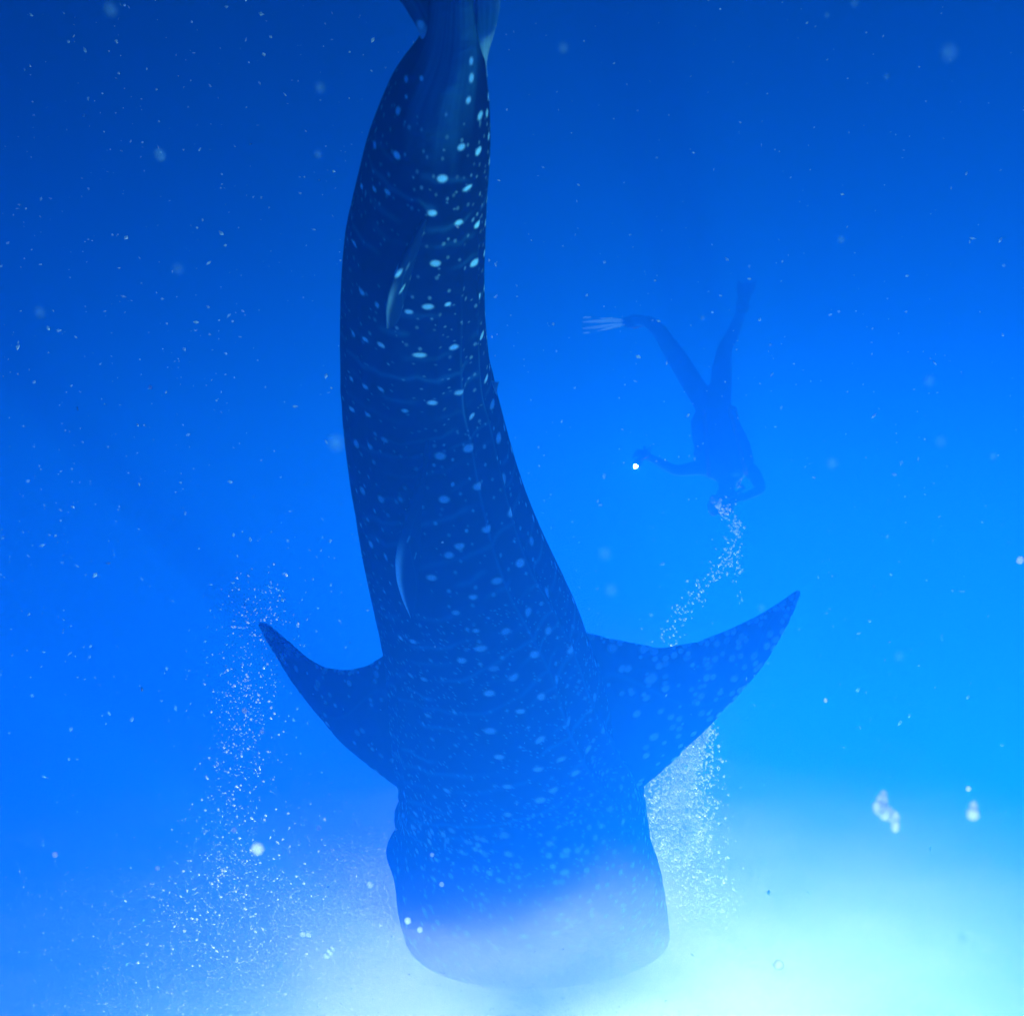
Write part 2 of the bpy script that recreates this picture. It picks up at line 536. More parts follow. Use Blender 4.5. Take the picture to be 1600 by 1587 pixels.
# --- fins: closed blades between a leading and a trailing edge
def blade(lead, trail, thick, ns, nc, spots=None, tailness=0., camber=0., nrand=0, pale=0., tip_pale=0., even=False, thin=.12, edge_glint=0.):
    lead, trail = np.array(lead, float), np.array(trail, float)

    def res(p, n):
        t = np.linspace(0, 1, len(p))
        q = np.linspace(0, 1, n)
        o = np.stack([np.interp(q, t, p[:, k]) for k in range(3)], 1)
        kk = max(3, n // len(p)) | 1
        for k in range(3):
            o[:, k] = smooth_arr(o[:, k], kk)
        return o
    a, b = res(lead, ns), res(trail, ns)
    if nrand > 50:                      # worn, slightly nicked edges
        nk = np.abs(vnoise(np.linspace(0, 26, ns), np.zeros(ns), nrand) - .5) ** 2 * .10 * np.linspace(.2, 1, ns)
        a, b = a + (b - a) * nk[:, None], b + (a - b) * np.roll(nk, 17)[:, None]
    c = (1 - np.cos(np.linspace(0, np.pi, nc))) / 2
    mid = a[:, None, :] * (1 - c)[None, :, None] + b[:, None, :] * c[None, :, None]
    du, dv = np.gradient(mid, axis=0), np.gradient(mid, axis=1)
    nn = np.cross(du, dv)
    nn /= np.linalg.norm(nn, axis=2, keepdims=True) + 1e-9
    s = np.linspace(0, 1, ns)
    prof = np.sqrt(np.clip(c, 0, 1)) * (1 - c) ** .8 * 2.1
    th = thick * (np.sin(np.pi * (.04 + .92 * s)) ** .6 if even else (1 - .82 * s) * (1 + 1.1 * (1 - s) ** 6))[:, None] * prof[None]
    mid = mid + nn * (camber * np.sin(np.pi * c)[None] * (1 - s * .6)[:, None])[..., None]
    top, bot = mid + nn * th[..., None], mid - nn * th[..., None]
    v = np.concatenate([top.reshape(-1, 3), bot.reshape(-1, 3)])
    i = np.arange(ns * nc).reshape(ns, nc)
    f1 = np.stack([i[:-1, :-1], i[1:, :-1], i[1:, 1:], i[:-1, 1:]], -1).reshape(-1, 4)
    f2 = f1[:, ::-1] + ns * nc
    e = ns * nc
    rim = np.concatenate([i[:, 0], i[-1, 1:], i[::-1, -1][1:], i[0, ::-1][1:-1]])
    f3 = np.stack([rim, rim + e, np.roll(rim, -1) + e, np.roll(rim, -1)], -1)
    mk = np.zeros(len(v))
    front = np.arange(len(v)) if True else None
    if spots:
        paint(v, mk, spots, v, 1.0, front)
    X = np.tile(c[None].repeat(ns, 0).ravel(), 2)
    Sx = np.tile(s[:, None].repeat(nc, 1).ravel(), 2)
    for _ in range(nrand):
        k = rng.integers(len(v))
        rr = rng.uniform(.005, .014)
        q = np.sqrt(((v - v[k]) ** 2).sum(1))
        mk = np.maximum(mk, (1 - smoothstep(.6 * rr, 1.25 * rr, q)) * rng.uniform(.4, 1.))
    ln = .8 * np.exp(-((X - .5 - .3 * np.sin(Sx * 9)) / .02) ** 2) * .3
    tl = np.full(len(v), tailness) * (.5 + .9 * vnoise(X * 26, Sx * 2.2 + 3, 31))
    pl = np.full(len(v), pale) * (.6 + .5 * vnoise(X * 14, Sx * 3 + 3, 32)) + tip_pale * np.exp(-((X - .0) / .16) ** 2)
    mk = np.maximum(mk, edge_glint * np.exp(-(X / .10) ** 2) * (1 - smoothstep(.28, .5, Sx)))  # light glint along the head-end leading edge, painted into the skin colour
    mo = .8 + .4 * vnoise(X * 25, Sx * 40, 33)
    shark_v.append(v)
    shark_f.append(np.concatenate([f1, f2, f3]))
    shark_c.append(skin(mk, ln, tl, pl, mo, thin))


def edge(pts, k=1.):
    return [tuple(P(x, y, d * k)) for x, y, d in pts]


FS = [(958, 1012, 6), (984, 1035, 7), (1054, 1039, 7.4), (1017, 1060, 7.4), (1006, 1014, 5), (1101, 1022, 6.4), (1120, 1048, 6.2), (1089, 1070, 6.2), (1065, 1085, 6.2),
      (1104, 1059, 5), (1083, 1095, 5.6), (1055, 1103, 6.4), (1032, 1112, 6), (1156, 1020, 6), (1184, 986, 6), (1136, 997, 5.6), (1162, 1042, 5.4), (1147, 1060, 5),
      (1131, 1077, 5), (1109, 1093, 5), (1088, 1111, 5), (1067, 1130, 5), (1052, 1146, 5), (1022, 1151, 6), (995, 1115, 5.6), (976, 1121, 5), (978, 1152, 5), (995, 1091, 5),
      (1211, 967, 5), (1192, 970, 4), (1210, 949, 4.4), (1178, 1025, 5), (1227, 948, 4), (1200, 1000, 4.4), (1172, 1003, 4.5), (1120, 1005, 4.5), (1076, 1050, 5),
      (1040, 1075, 5), (1010, 1090, 5), (1030, 1040, 5), (960, 1060, 5), (970, 1090, 4.6), (1010, 1180, 4.6), (990, 1175, 4), (1040, 1170, 4.4), (1075, 1025, 4.4)]
blade(edge([(930, 1252, 3.510), (1002, 1226, 3.400), (1045, 1190, 3.340), (1092, 1146, 3.298), (1143, 1094, 3.264), (1190, 1040, 3.239), (1224, 985, 3.222), (1243, 945, 3.214), (1250, 926, 3.214)], .98),
      edge([(860, 960, 3.002), (915, 988, 2.943), (965, 999, 2.977), (1030, 1012, 3.028), (1085, 1004, 3.070), (1135, 985, 3.112), (1185, 962, 3.154), (1225, 938, 3.197), (1249, 922, 3.214)], .98),
      .085, 320, 220, [(x, y, r * 1.25) for x, y, r in FS], camber=-.03, nrand=420, tip_pale=.0)
blade(edge([(700, 1262, 3.594), (628, 1224, 3.552), (585, 1195, 3.552), (540, 1160, 3.569), (500, 1113, 3.594), (465, 1070, 3.611), (437, 1027, 3.628), (416, 995, 3.636), (405, 975, 3.636)], .98),
      edge([(690, 985, 3.171), (606, 1020, 3.214), (572, 1041, 3.281), (540, 1047, 3.340), (505, 1043, 3.408), (473, 1028, 3.484), (444, 1005, 3.552), (420, 984, 3.611), (406, 972, 3.636)], .98),
      .085, 240, 150, None, camber=.03, nrand=220)


def body_pt(y, a, out=0.):
    i = int(np.argmin(np.abs(ys - y)))
    j = int(round((a % 360) / 360 * NP)) % NP
    p = V[i, j]
    o = (V[i, j] - AX[i])
    return p + o / np.linalg.norm(o) * out, i


skin_X, skin_Y, skin_D = dx_[front_b], dy_[front_b], dd_[front_b]


def on_skin(px, py, h):
    """point at height h above the back, in line with (px, py)"""
    k = np.argmin((skin_X - px) ** 2 + (skin_Y - py) ** 2)
    return tuple(P(px, py, skin_D[k] - h))


def dorsal(lead, root, heights, thick, edge_glint=0.):
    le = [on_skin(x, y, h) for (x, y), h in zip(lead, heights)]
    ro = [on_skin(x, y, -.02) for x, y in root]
    blade(le, ro, thick, 90, 40, None, tailness=.06, nrand=6, even=True, edge_glint=edge_glint)


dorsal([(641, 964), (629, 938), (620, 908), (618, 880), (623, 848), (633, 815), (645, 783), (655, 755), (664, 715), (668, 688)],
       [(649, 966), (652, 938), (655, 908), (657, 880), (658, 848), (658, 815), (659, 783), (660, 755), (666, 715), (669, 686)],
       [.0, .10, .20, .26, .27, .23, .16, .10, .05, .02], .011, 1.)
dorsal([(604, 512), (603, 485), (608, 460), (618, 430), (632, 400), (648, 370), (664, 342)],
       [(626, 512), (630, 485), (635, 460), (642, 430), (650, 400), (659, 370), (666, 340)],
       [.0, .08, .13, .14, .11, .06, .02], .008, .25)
# small far fin showing past the right flank
p0, i0 = body_pt(585, 97)
blade([p0 - LAT[i0] * .02, p0 + LAT[i0] * .012 + TAN[i0] * .006, p0 + LAT[i0] * .016],
      [p0 - LAT[i0] * .02 + TAN[i0] * .085, p0 + LAT[i0] * .009 + TAN[i0] * .07, p0 + LAT[i0] * .015 + TAN[i0] * .004], .004, 30, 16, None, tailness=1., pale=1., thin=.6)
# tail fin: long upper lobe and shorter lower lobe, turned broadside in the stroke
blade(edge([(676, 140, 1.234), (664, 76, 1.095), (650, 40, 1.074), (628, 4, 1.058), (590, -40, 1.042), (540, -90, 1.031), (480, -150, 1.021), (430, -205, 1.021)]),
      edge([(742, 140, 1.234), (752, 70, 1.091), (742, 20, 1.074), (728, -20, 1.064), (690, -70, 1.048), (620, -120, 1.037), (530, -170, 1.026), (436, -212, 1.021)]),
      .017, 120, 70, [(664, 8, 3.5), (692, 18, 3, .7), (700, 45, 1.396), (736, 40, 1.343), (722, 66, 1.396)], tailness=.7, nrand=10, thin=.3)
blade(edge([(748, 112, 1.170), (748, 60, 1.074), (741, 25, 1.064), (738, -10, 1.048), (742, -50, 1.031), (760, -95, 1.010), (790, -130, 0.999)]),
      edge([(756, 100, 1.156), (771, 58, 1.074), (780, 20, 1.064), (783, -15, 1.048), (787, -55, 1.031), (792, -95, 1.010), (796, -134, 0.999)]),
      .007, 90, 50, None, tailness=.6, pale=.9, thin=.6)

m, n, out = new_mat('shark_skin')
b = n.nodes.new('ShaderNodeBsdfPrincipled')
at = n.nodes.new('ShaderNodeAttribute')
at.attribute_name = 'skin_colour'
tcs = n.nodes.new('ShaderNodeTexCoord')
ns_ = n.nodes.new('ShaderNodeTexNoise')
ns_.inputs['Scale'].default_value = 40
ns_.inputs['Detail'].default_value = 6
bps = n.nodes.new('ShaderNodeBump')
bps.inputs['Strength'].default_value = .25
bps.inputs['Distance'].default_value = .01
n.links.new(tcs.outputs['Object'], ns_.inputs['Vector'])
n.links.new(ns_.outputs[0], bps.inputs['Height'])
n.links.new(bps.outputs[0], b.inputs['Normal'])
n.links.new(at.outputs['Color'], b.inputs['Base Color'])
b.inputs['Roughness'].default_value = .8
b.inputs['Specular IOR Level'].default_value = .0
trl = n.nodes.new('ShaderNodeBsdfTranslucent')
mxs = n.nodes.new('ShaderNodeMixShader')
n.links.new(at.outputs['Color'], trl.inputs['Color'])
n.links.new(at.outputs['Alpha'], mxs.inputs[0])
n.links.new(b.outputs[0], mxs.inputs[1])
n.links.new(trl.outputs[0], mxs.inputs[2])
n.links.new(mxs.outputs[0], out.inputs['Surface'])
MAT_SKIN = m

off = np.cumsum([0] + [len(v) for v in shark_v[:-1]])
sv = np.concatenate(shark_v)
sf = np.concatenate([f + o_ for f, o_ in zip(shark_f, off)])
scol = np.concatenate(shark_c)
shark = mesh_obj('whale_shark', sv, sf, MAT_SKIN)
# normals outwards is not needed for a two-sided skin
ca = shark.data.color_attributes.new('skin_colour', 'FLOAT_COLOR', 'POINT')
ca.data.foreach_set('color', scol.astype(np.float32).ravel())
tag(shark, 'huge dark whale shark with pale spots, head in the white foam, fins spread', 'whale shark')
print('shark', len(sv), len(sf))

# ------------------------------------------------------------------ diver
D0 = 7.8
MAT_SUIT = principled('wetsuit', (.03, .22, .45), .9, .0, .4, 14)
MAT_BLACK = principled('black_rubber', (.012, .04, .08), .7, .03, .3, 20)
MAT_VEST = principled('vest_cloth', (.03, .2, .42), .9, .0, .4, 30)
MAT_STRAP = principled('grey_webbing', (.07, .08, .09), .7, .2, .2, 40)
MAT_PALE = None
MAT_TANK = principled('tank_paint', (.22, .24, .26), .35, .5, .2, 9, .2)
MAT_STEEL = principled('steel', (.6, .6, .62), .25, .6, .1, 9, .9)
MAT_GLASS = principled('mask_glass', (.05, .06, .07), .08, .8)


MAT_CLEAR = bubble_mat('clear_fin_blade', (.05, .3, .5), .5, .85)
MAT_PALE = bubble_mat('pale_fin_stripe', (.7, .97, 1.), .85, 0.)


def J(px, py, dz=0.):
    return P(px, py, D0 + dz)


def skin_body(name, pts, edges, radii, root, mat, parent, levels=2):
    me = bpy.data.meshes.new(name)
    me.from_pydata([tuple(p) for p in pts], edges, [])
    o = bpy.data.objects.new(name, me)
    COL.objects.link(o)
    o.parent = parent
    md = o.modifiers.new('skin', 'SKIN')
    md.use_smooth_shade = True
    for i, r in enumerate(radii):
        sv_ = me.skin_vertices[0].data[i]
        sv_.radius = r if isinstance(r, tuple) else (r, r)
        sv_.use_root = (i == root)
    s = o.modifiers.new('sub', 'SUBSURF')
    s.levels = levels
    s.render_levels = levels
    me.materials.append(mat)
    return o


diver = bpy.data.objects.new('person', None)
COL.objects.link(diver)
tag(diver, 'scuba diver in blue wetsuit and long fins holding a lit torch', 'person')
diver.empty_display_size = .2

jp = {}
order = []


def jv(name, p, r):
    jp[name] = len(order)
    order.append((p, r))


jv('pelvis', J(1110, 625), (.15, .12))
jv('waist', J(1118, 660), (.145, .115))
jv('chest', J(1130, 702), (.175, .135))
jv('collar', J(1138, 737), (.12, .10))
jv('neck', J(1137, 756), .058)
jv('chin', J(1134, 772, .02), .085)
jv('skull', J(1130, 793, .04), .098)
jv('crown', J(1128, 808, .05), .07)
jv('hip_a', J(1094, 618), .10)
jv('thigh_a', J(1062, 566), .088)
jv('knee_a', J(1030, 516, .06), .064)
jv('calf_a', J(1015, 504, .26), .058)
jv('ankle_a', J(1004, 501, .44), .042)
jv('toe_a', J(982, 503, .46), .04)
jv('hip_b', J(1126, 612, .02), .10)
jv('thigh_b', J(1128, 575, .18), .086)
jv('knee_b', J(1132, 545, .36), .064)
jv('calf_b', J(1147, 517, .44), .058)
jv('ankle_b', J(1158, 487, .5), .042)
jv('toe_b', J(1162, 466, .56), .04)
jv('shoulder_a', J(1098, 730, -.03), .068)
jv('elbow_a', J(1056, 736, -.14), .046)
jv('wrist_a', J(1018, 716, -.26), .032)
jv('palm_a', J(1008, 711, -.29), .032)
jv('shoulder_b', J(1176, 734, .03), .068)
jv('elbow_b', J(1190, 764, -.12), .046)
jv('wrist_b', J(1166, 776, -.3), .032)
jv('palm_b', J(1157, 779, -.33), .032)
for s, base, dirs in (('a', (1008, 711, -.29), [(-9, -9), (-12, -5), (-13, 0), (-11, 5), (-1, -13)]),
                      ('b', (1157, 779, -.33), [(-8, -8), (-11, -4), (-12, 1), (-10, 6), (0, -12)])):
    for k, (ux, uy) in enumerate(dirs):
        jv(f'f{s}{k}1', J(base[0] + ux * .7, base[1] + uy * .7, base[2] - .01), .0105)
        jv(f'f{s}{k}2', J(base[0] + ux * 1.35, base[1] + uy * 1.2 + 2, base[2] - .04), .0095)
        jv(f'f{s}{k}3', J(base[0] + ux * 1.5, base[1] + uy * 1.2 + 7, base[2] - .06), .0085)
ch = [['pelvis', 'waist', 'chest', 'collar', 'neck', 'chin', 'skull', 'crown'],
      ['pelvis', 'hip_a', 'thigh_a', 'knee_a', 'calf_a', 'ankle_a', 'toe_a'],
      ['pelvis', 'hip_b', 'thigh_b', 'knee_b', 'calf_b', 'ankle_b', 'toe_b'],
      ['collar', 'shoulder_a', 'elbow_a', 'wrist_a', 'palm_a'], ['collar', 'shoulder_b', 'elbow_b', 'wrist_b', 'palm_b']]
for s in 'ab':
    for k in range(5):
        ch.append([f'palm_{s}', f'f{s}{k}1', f'f{s}{k}2', f'f{s}{k}3'])
ed = [(jp[a], jp[b_]) for c in ch for a, b_ in zip(c[:-1], c[1:])]
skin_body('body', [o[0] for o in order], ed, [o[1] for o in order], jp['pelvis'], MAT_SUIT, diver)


def tube(name, pts, radii, mat, parent, seg=12, flat=1.0, cap=True):
    """swept tube with rounded ends, flat squashes it along its second axis"""
    pts = [Vector(p) for p in pts]
    vs, fs = [], []
    up = None
    for i, p in enumerate(pts):
        t_ = (pts[min(i + 1, len(pts) - 1)] - pts[max(i - 1, 0)]).normalized()
        if up is None:
            up = fwd if abs(t_.dot(fwd)) < .9 else dwn
        a = t_.cross(up).normalized()
        b_ = a.cross(t_).normalized()
        for k in range(seg):
            th = 2 * math.pi * k / seg
            vs.append(p + a * math.cos(th) * radii[i] + b_ * math.sin(th) * radii[i] * flat)
    for i in range(len(pts) - 1):
        for k in range(seg):
            fs.append((i * seg + k, i * seg + (k + 1) % seg, (i + 1) * seg + (k + 1) % seg, (i + 1) * seg + k))
    if cap:
        for base, c in ((0, pts[0]), ((len(pts) - 1) * seg, pts[-1])):
            vs.append(c)
            q = len(vs) - 1
            for k in range(0, seg):
                fs.append((base + k, base + (k + 1) % seg, q, q))
    me = bpy.data.meshes.new(name)
    me.from_pydata([tuple(v) for v in vs], [], [tuple(dict.fromkeys(f)) for f in fs])
    for p_ in me.polygons:
        p_.use_smooth = True
    me.materials.append(mat)
    o = bpy.data.objects.new(name, me)
    COL.objects.link(o)
    o.parent = parent
    return o


# buoyancy vest, straps, tank, mask, regulator
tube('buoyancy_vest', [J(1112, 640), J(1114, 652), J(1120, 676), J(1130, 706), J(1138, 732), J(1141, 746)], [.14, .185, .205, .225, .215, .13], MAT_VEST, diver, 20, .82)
for a_, b_ in (((1100, 640), (1108, 742)), ((1140, 636), (1166, 742))):
    tube('strap', [J(a_[0], a_[1], -.16), J((a_[0] + b_[0]) / 2, (a_[1] + b_[1]) / 2, -.20), J(b_[0], b_[1], -.15)], [.016, .018, .016], MAT_STRAP, diver, 8, .35)
tk = tube('air_tank', [J(1133, 636, .24), J(1135, 640, .24), J(1150, 735, .26), J(1152, 746, .26), J(1153, 751, .26)], [.05, .088, .088, .066, .03], MAT_TANK, diver, 18)
tube('valve', [J(1153, 749, .26), J(1155, 762, .26)], [.025, .022], MAT_STEEL, tk, 10)
mk_ = tube('mask', [J(1116, 792, -.03), J(1112, 793, -.055), J(1110, 793, -.065)], [.07, .068, .05], MAT_BLACK, diver, 14, .6)
tube('lens', [J(1111.4, 793, -.064), J(1109, 793.4, -.072)], [.055, .05], MAT_GLASS, mk_, 14, .55)
rg = tube('regulator', [J(1119, 779, -.06), J(1115, 780, -.10), J(1113, 780.5, -.115)], [.028, .038, .028], MAT_STEEL, diver, 14)
tube('hose', [J(1119, 779, -.08), J(1140, 776, -.17), J(1163, 762, -.05), J(1158, 757, .18), J(1154, 757, .25)], [.011] * 5, MAT_BLACK, rg, 8)
tube('gauge', [J(1095, 702, -.2), J(1089, 708, -.22), J(1086, 712, -.22)], [.02, .03, .022], MAT_STRAP, diver, 10, .5)


def swim_fin(foot, tip, side, width, curve, stripes, split):
    """long fin blade with a foot pocket and raised lengthwise ribs"""
    foot, tip, side = Vector(foot), Vector(tip), Vector(side).normalized()
    ax = (tip - foot)
    nrm = ax.normalized().cross(side).normalized()
    n1, n2 = 24, 13
    vs, fs = [], []
    for sgn in (1, -1):
        for i in range(n1):
            u = i / (n1 - 1)
            wd = width * (.42 + .58 * smoothstep(0., .75, np.array(u)))
            for j in range(n2):
                q = j / (n2 - 1) * 2 - 1
                notch = -split * (1 - abs(q)) ** 1.5 * (1 if u > .9 else 0)
                p = foot + ax * (u + notch * .6) + side * (q * wd / 2) + nrm * (curve * u * u + sgn * (.012 * (1 - u) + .004))
                vs.append(p)
    for s in range(2):
        for i in range(n1 - 1):
            for j in range(n2 - 1):
                a = s * n1 * n2 + i * n2 + j
                q = (a, a + 1, a + n2 + 1, a + n2)
                fs.append(q if s else q[::-1])
    e = n1 * n2
    rim = [i * n2 for i in range(n1)] + [(n1 - 1) * n2 + j for j in range(1, n2)] + [i * n2 + n2 - 1 for i in range(n1 - 2, -1, -1)] + [j for j in range(n2 - 2, 0, -1)]
    for a, b_ in zip(rim, rim[1:] + rim[:1]):
        fs.append((a, b_, b_ + e, a + e))
    o = mesh_obj('swim_fin', [tuple(v) for v in vs], fs, MAT_CLEAR if stripes else MAT_BLACK, diver)
    o['label'] = 'clear blue swim fin with pale lengthwise stripes' if stripes else 'dark split swim fin'
    tube('foot_pocket', [foot - ax * .28, foot - ax * .1, foot + ax * .12], [.05, .062, .04], MAT_BLACK, o, 12, .7)
    for s, (q0, q1, u0, u1, r) in enumerate(stripes or []):
        pp = []
        for k in range(7):
            u = u0 + (u1 - u0) * k / 6
            q = q0 + (q1 - q0) * k / 6
            wd = width * (.42 + .58 * smoothstep(0., .75, np.array(u)))
            pp.append(foot + ax * u + side * (q * wd / 2) + nrm * (curve * u * u))
        tube('stripe', pp, [r * .2, r * .45, r * .55, r * .65, r * .65, r * .5, r * .25], MAT_PALE, o, 8, 1.6)
    if not stripes:
        for q in (-.9, -.12, .12, .9):
            pp = [foot + ax * u + side * (q * (.5 + .5 * u) * width / 2) + nrm * (curve * u * u - .012) for u in (0, .3, .6, .9)]
            tube('rib', pp, [.012, .012, .01, .006], MAT_BLACK, o, 8)
    return o


swim_fin(J(984, 503, .46), J(908, 510, .30), dwn * 1.0 - fwd * .35, .15, .02,
         [(-.86, -.80, .12, .62, .013), (-.42, -.40, .1, .98, .020), (.20, .42, .16, .98, .020), (.55, .86, .05, .66, .015), (-.98, -.95, .8, .98, .012), (.99, 1.0, .84, .98, .010)], 0)
swim_fin(J(1161, 473, .55), J(1168, 436, .95), rgt, .17, .02, None, .5)

# the torch in the diver's hand: a lit lamp
torch = bpy.data.objects.new('dive_torch', None)
COL.objects.link(torch)
tag(torch, 'lit dive torch shining white in the diver\'s outstretched hand', 'torch')
tube('torch_body', [J(1009, 703, -.33), J(1003, 714, -.34), J(998, 722, -.36), J(994, 728, -.37)], [.022, .024, .026, .036], MAT_BLACK, torch, 14)
tube('handle_strap', [J(1008, 704, -.35), J(1016, 700, -.36), J(1014, 712, -.37), J(1001, 718, -.385)], [.007] * 4, MAT_STRAP, torch, 8)
m, n, out = new_mat('torch_light')
e_ = n.nodes.new('ShaderNodeEmission')
e_.inputs['Color'].default_value = (1, .98, .85, 1)
e_.inputs['Strength'].default_value = 60
n.links.new(e_.outputs[0], out.inputs['Surface'])
tube('lamp_lens', [J(994, 727.5, -.385), J(992.5, 730, -.40), J(991.5, 731, -.405)], [.014, .012, .006], m, torch, 14)

# ------------------------------------------------------------------ bubbles
MAT_BUB = bubble_mat('bubbles', (.85, .97, 1.), .9, .45, .3)
MAT_SNOW = bubble_mat('plankton', (.55, .9, .97), .6, .0)
MAT_FLAKE = bubble_mat('flake', (.72, .92, 1.), .8, .35)
MAT_SOFT = bubble_mat('clear_speck', (.18, .75, .92), .5, .88)


def along(pts, n, spread, clump=0., deep=1.):
    """n points scattered round a polyline of (px, py, depth, radius_px)"""
    pts = np.array(pts, float)
    u = rng.uniform(0, 1, n)
    if clump:
        cl = rng.uniform(0, 1, 30)
        k = rng.integers(0, 30, n)
        pick = rng.uniform(0, 1, n) < clump
        u = np.where(pick, np.clip(cl[k] + rng.normal(0, .012, n), 0, 1), u)
    q = np.linspace(0, 1, len(pts))
    px, py, d, r = (np.interp(u, q, pts[:, k]) for k in range(4))
    a = rng.normal(0, 1, (3, n)) * spread
    return Pn(px + a[0] * r, py + a[1] * r, d + a[2] * r * d / F * deep)


# diver's breath
pts = np.concatenate([
    along([(1120, 786, 7.30, 9), (1148, 812, 7.25, 9), (1150, 838, 7.14, 10), (1138, 862, 7.04, 14), (1142, 880, 6.96, 12), (1112, 900, 6.88, 14), (1085, 930, 6.75, 16),
           (1062, 965, 6.61, 18), (1045, 1000, 6.46, 26), (1035, 1030, 6.28, 30)], 260, .6, .55),
    along([(1150, 830, 7.17, 10), (1155, 880, 6.96, 8), (1150, 930, 6.75, 10)], 30, .6),
    along([(1121, 787, 7.15, 4), (1123, 790, 7.15, 4)], 16, .8)])
r = np.concatenate([rng.uniform(.005, .011, len(pts) - 16), rng.uniform(.008, .016, 16)])
o = speck_mesh('breath_bubbles', pts, r, MAT_BUB, np.stack([np.ones(len(pts)) * 1.3, np.ones(len(pts)), np.ones(len(pts)) * .7], 1))
tag(o, 'thin scattered trail of air bubbles rising from the diver', 'bubbles', kind='stuff')

# thick cloud welling up past the right-hand fin
pts = np.concatenate([
    along([(1098, 1128, 4.05, 10), (1085, 1150, 4.05, 16), (1068, 1185, 4.05, 30), (1060, 1225, 4.05, 36), (1062, 1265, 4.05, 36), (1068, 1295, 4.05, 30), (1062, 1318, 4.05, 20)], 4200, .8, 0, .3),
    along([(1050, 1290, 4.05, 30), (1060, 1350, 4.05, 45), (1080, 1420, 4.05, 55), (1085, 1470, 4.05, 55), (1090, 1530, 4.05, 60)], 1700, .75, .3, .5),
    along([(1095, 1410, 4.05, 30), (1115, 1450, 4.05, 40), (1095, 1500, 4.05, 35)], 600, .7, 0, .5)])
o = speck_mesh('bubble_cloud', pts, rng.uniform(.0022, .0052, len(pts)) * rng.choice([1, 1, 1, 1.7], len(pts)), MAT_BUB)
tag(o, 'dense white cloud of bubbles beside the shark\'s spotted fin', 'bubbles', kind='stuff')

# faint trail past the tip of the other fin
pts = np.concatenate([
    along([(402, 915, 3.9, 30), (400, 975, 3.9, 34), (395, 1050, 3.9, 34), (380, 1110, 3.9, 32), (370, 1190, 3.9, 36), (365, 1250, 3.9, 38), (350, 1320, 3.9, 34), (335, 1390, 3.9, 44),
           (300, 1450, 3.9, 70), (240, 1530, 3.9, 90), (210, 1590, 3.9, 100)], 1000, .8, .3),
    along([(420, 1350, 3.8, 80), (380, 1450, 3.8, 110), (330, 1560, 3.8, 130)], 800, .7)])
o = speck_mesh('bubble_trail', pts, rng.uniform(.0014, .0034, len(pts)) * rng.choice([1, 1, 1, 1, 2], len(pts)), MAT_BUB)
tag(o, 'faint trail of fine bubbles past the shark\'s farther fin tip', 'bubbles', kind='stuff')

# aerated foam round the snout and under the surface
nf = 50000
c0 = P(860, 1510, 3.8)
ang_ = rng.uniform(0, 6.283, nf)
rr_ = np.abs(rng.normal(0, .5, nf)) * (.8 + .7 * vnoise(ang_ * 3, ang_ * 0, 41)) + .12
pts = np.stack([c0.x + rr_ * np.cos(ang_) * 1.5, c0.y - .02 + rr_ * np.sin(ang_) * .8, -.01 - rng.exponential(.055, nf) * np.exp(-rr_ * .3)], 1)
nm = 1500
um = rng.uniform(0, 1, nm)
mx_ = rng.normal(830, 150, nm)
my_ = 1610 - np.abs(rng.normal(0, 62, nm)) * (.6 + .8 * vnoise(mx_ / 60, mx_ * 0, 51)) - 40 * np.exp(-((mx_ - 690) / 60) ** 2)
pm = Pn(mx_, my_, rng.uniform(2.65, 3.15, nm))
pm[:, 2] = np.minimum(pm[:, 2], -.005)
pts = np.concatenate([pts, pm])
nf += nm
rf_ = np.where(rng.uniform(0, 1, nf) < .06, rng.uniform(.002, .0042, nf), rng.uniform(.0008, .0022, nf))
o = speck_mesh('surface_foam', pts, rf_, MAT_BUB, tetra=True)
tag(o, 'white foam churned under the surface round the shark\'s snout', 'foam', kind='stuff')

# soft veil of micro-bubbles hanging under the churned patch
m, n, out = new_mat('micro_bubbles')
vp = n.nodes.new('ShaderNodeVolumePrincipled')
vp.inputs['Color'].default_value = (.88, .95, .99, 1)
vp.inputs['Anisotropy'].default_value = .25
tc = n.nodes.new('ShaderNodeTexCoord')
ln_ = n.nodes.new('ShaderNodeVectorMath')
ln_.operation = 'LENGTH'
inv = n.nodes.new('ShaderNodeMapRange')
inv.inputs[1].default_value = 1
inv.inputs[2].default_value = 0
p2 = n.nodes.new('ShaderNodeMath')
p2.operation = 'POWER'
p2.inputs[1].default_value = 2.6
nz = n.nodes.new('ShaderNodeTexNoise')
nz.inputs['Scale'].default_value = 2.6
nz.inputs['Detail'].default_value = 3
rz_ = n.nodes.new('ShaderNodeMapRange')
rz_.inputs[1].default_value = .32
rz_.inputs[2].default_value = .72
rz_.inputs[4].default_value = 5.0
m1 = n.nodes.new('ShaderNodeMath')
m1.operation = 'MULTIPLY'
n.links.new(tc.outputs['Object'], ln_.inputs[0])
n.links.new(ln_.outputs['Value'], inv.inputs[0])
n.links.new(inv.outputs[0], p2.inputs[0])
n.links.new(tc.outputs['Object'], nz.inputs['Vector'])
n.links.new(nz.outputs[0], rz_.inputs[0])
n.links.new(p2.outputs[0], m1.inputs[0])
n.links.new(rz_.outputs[0], m1.inputs[1])
n.links.new(m1.outputs[0], vp.inputs['Density'])
n.links.new(vp.outputs[0], out.inputs['Volume'])


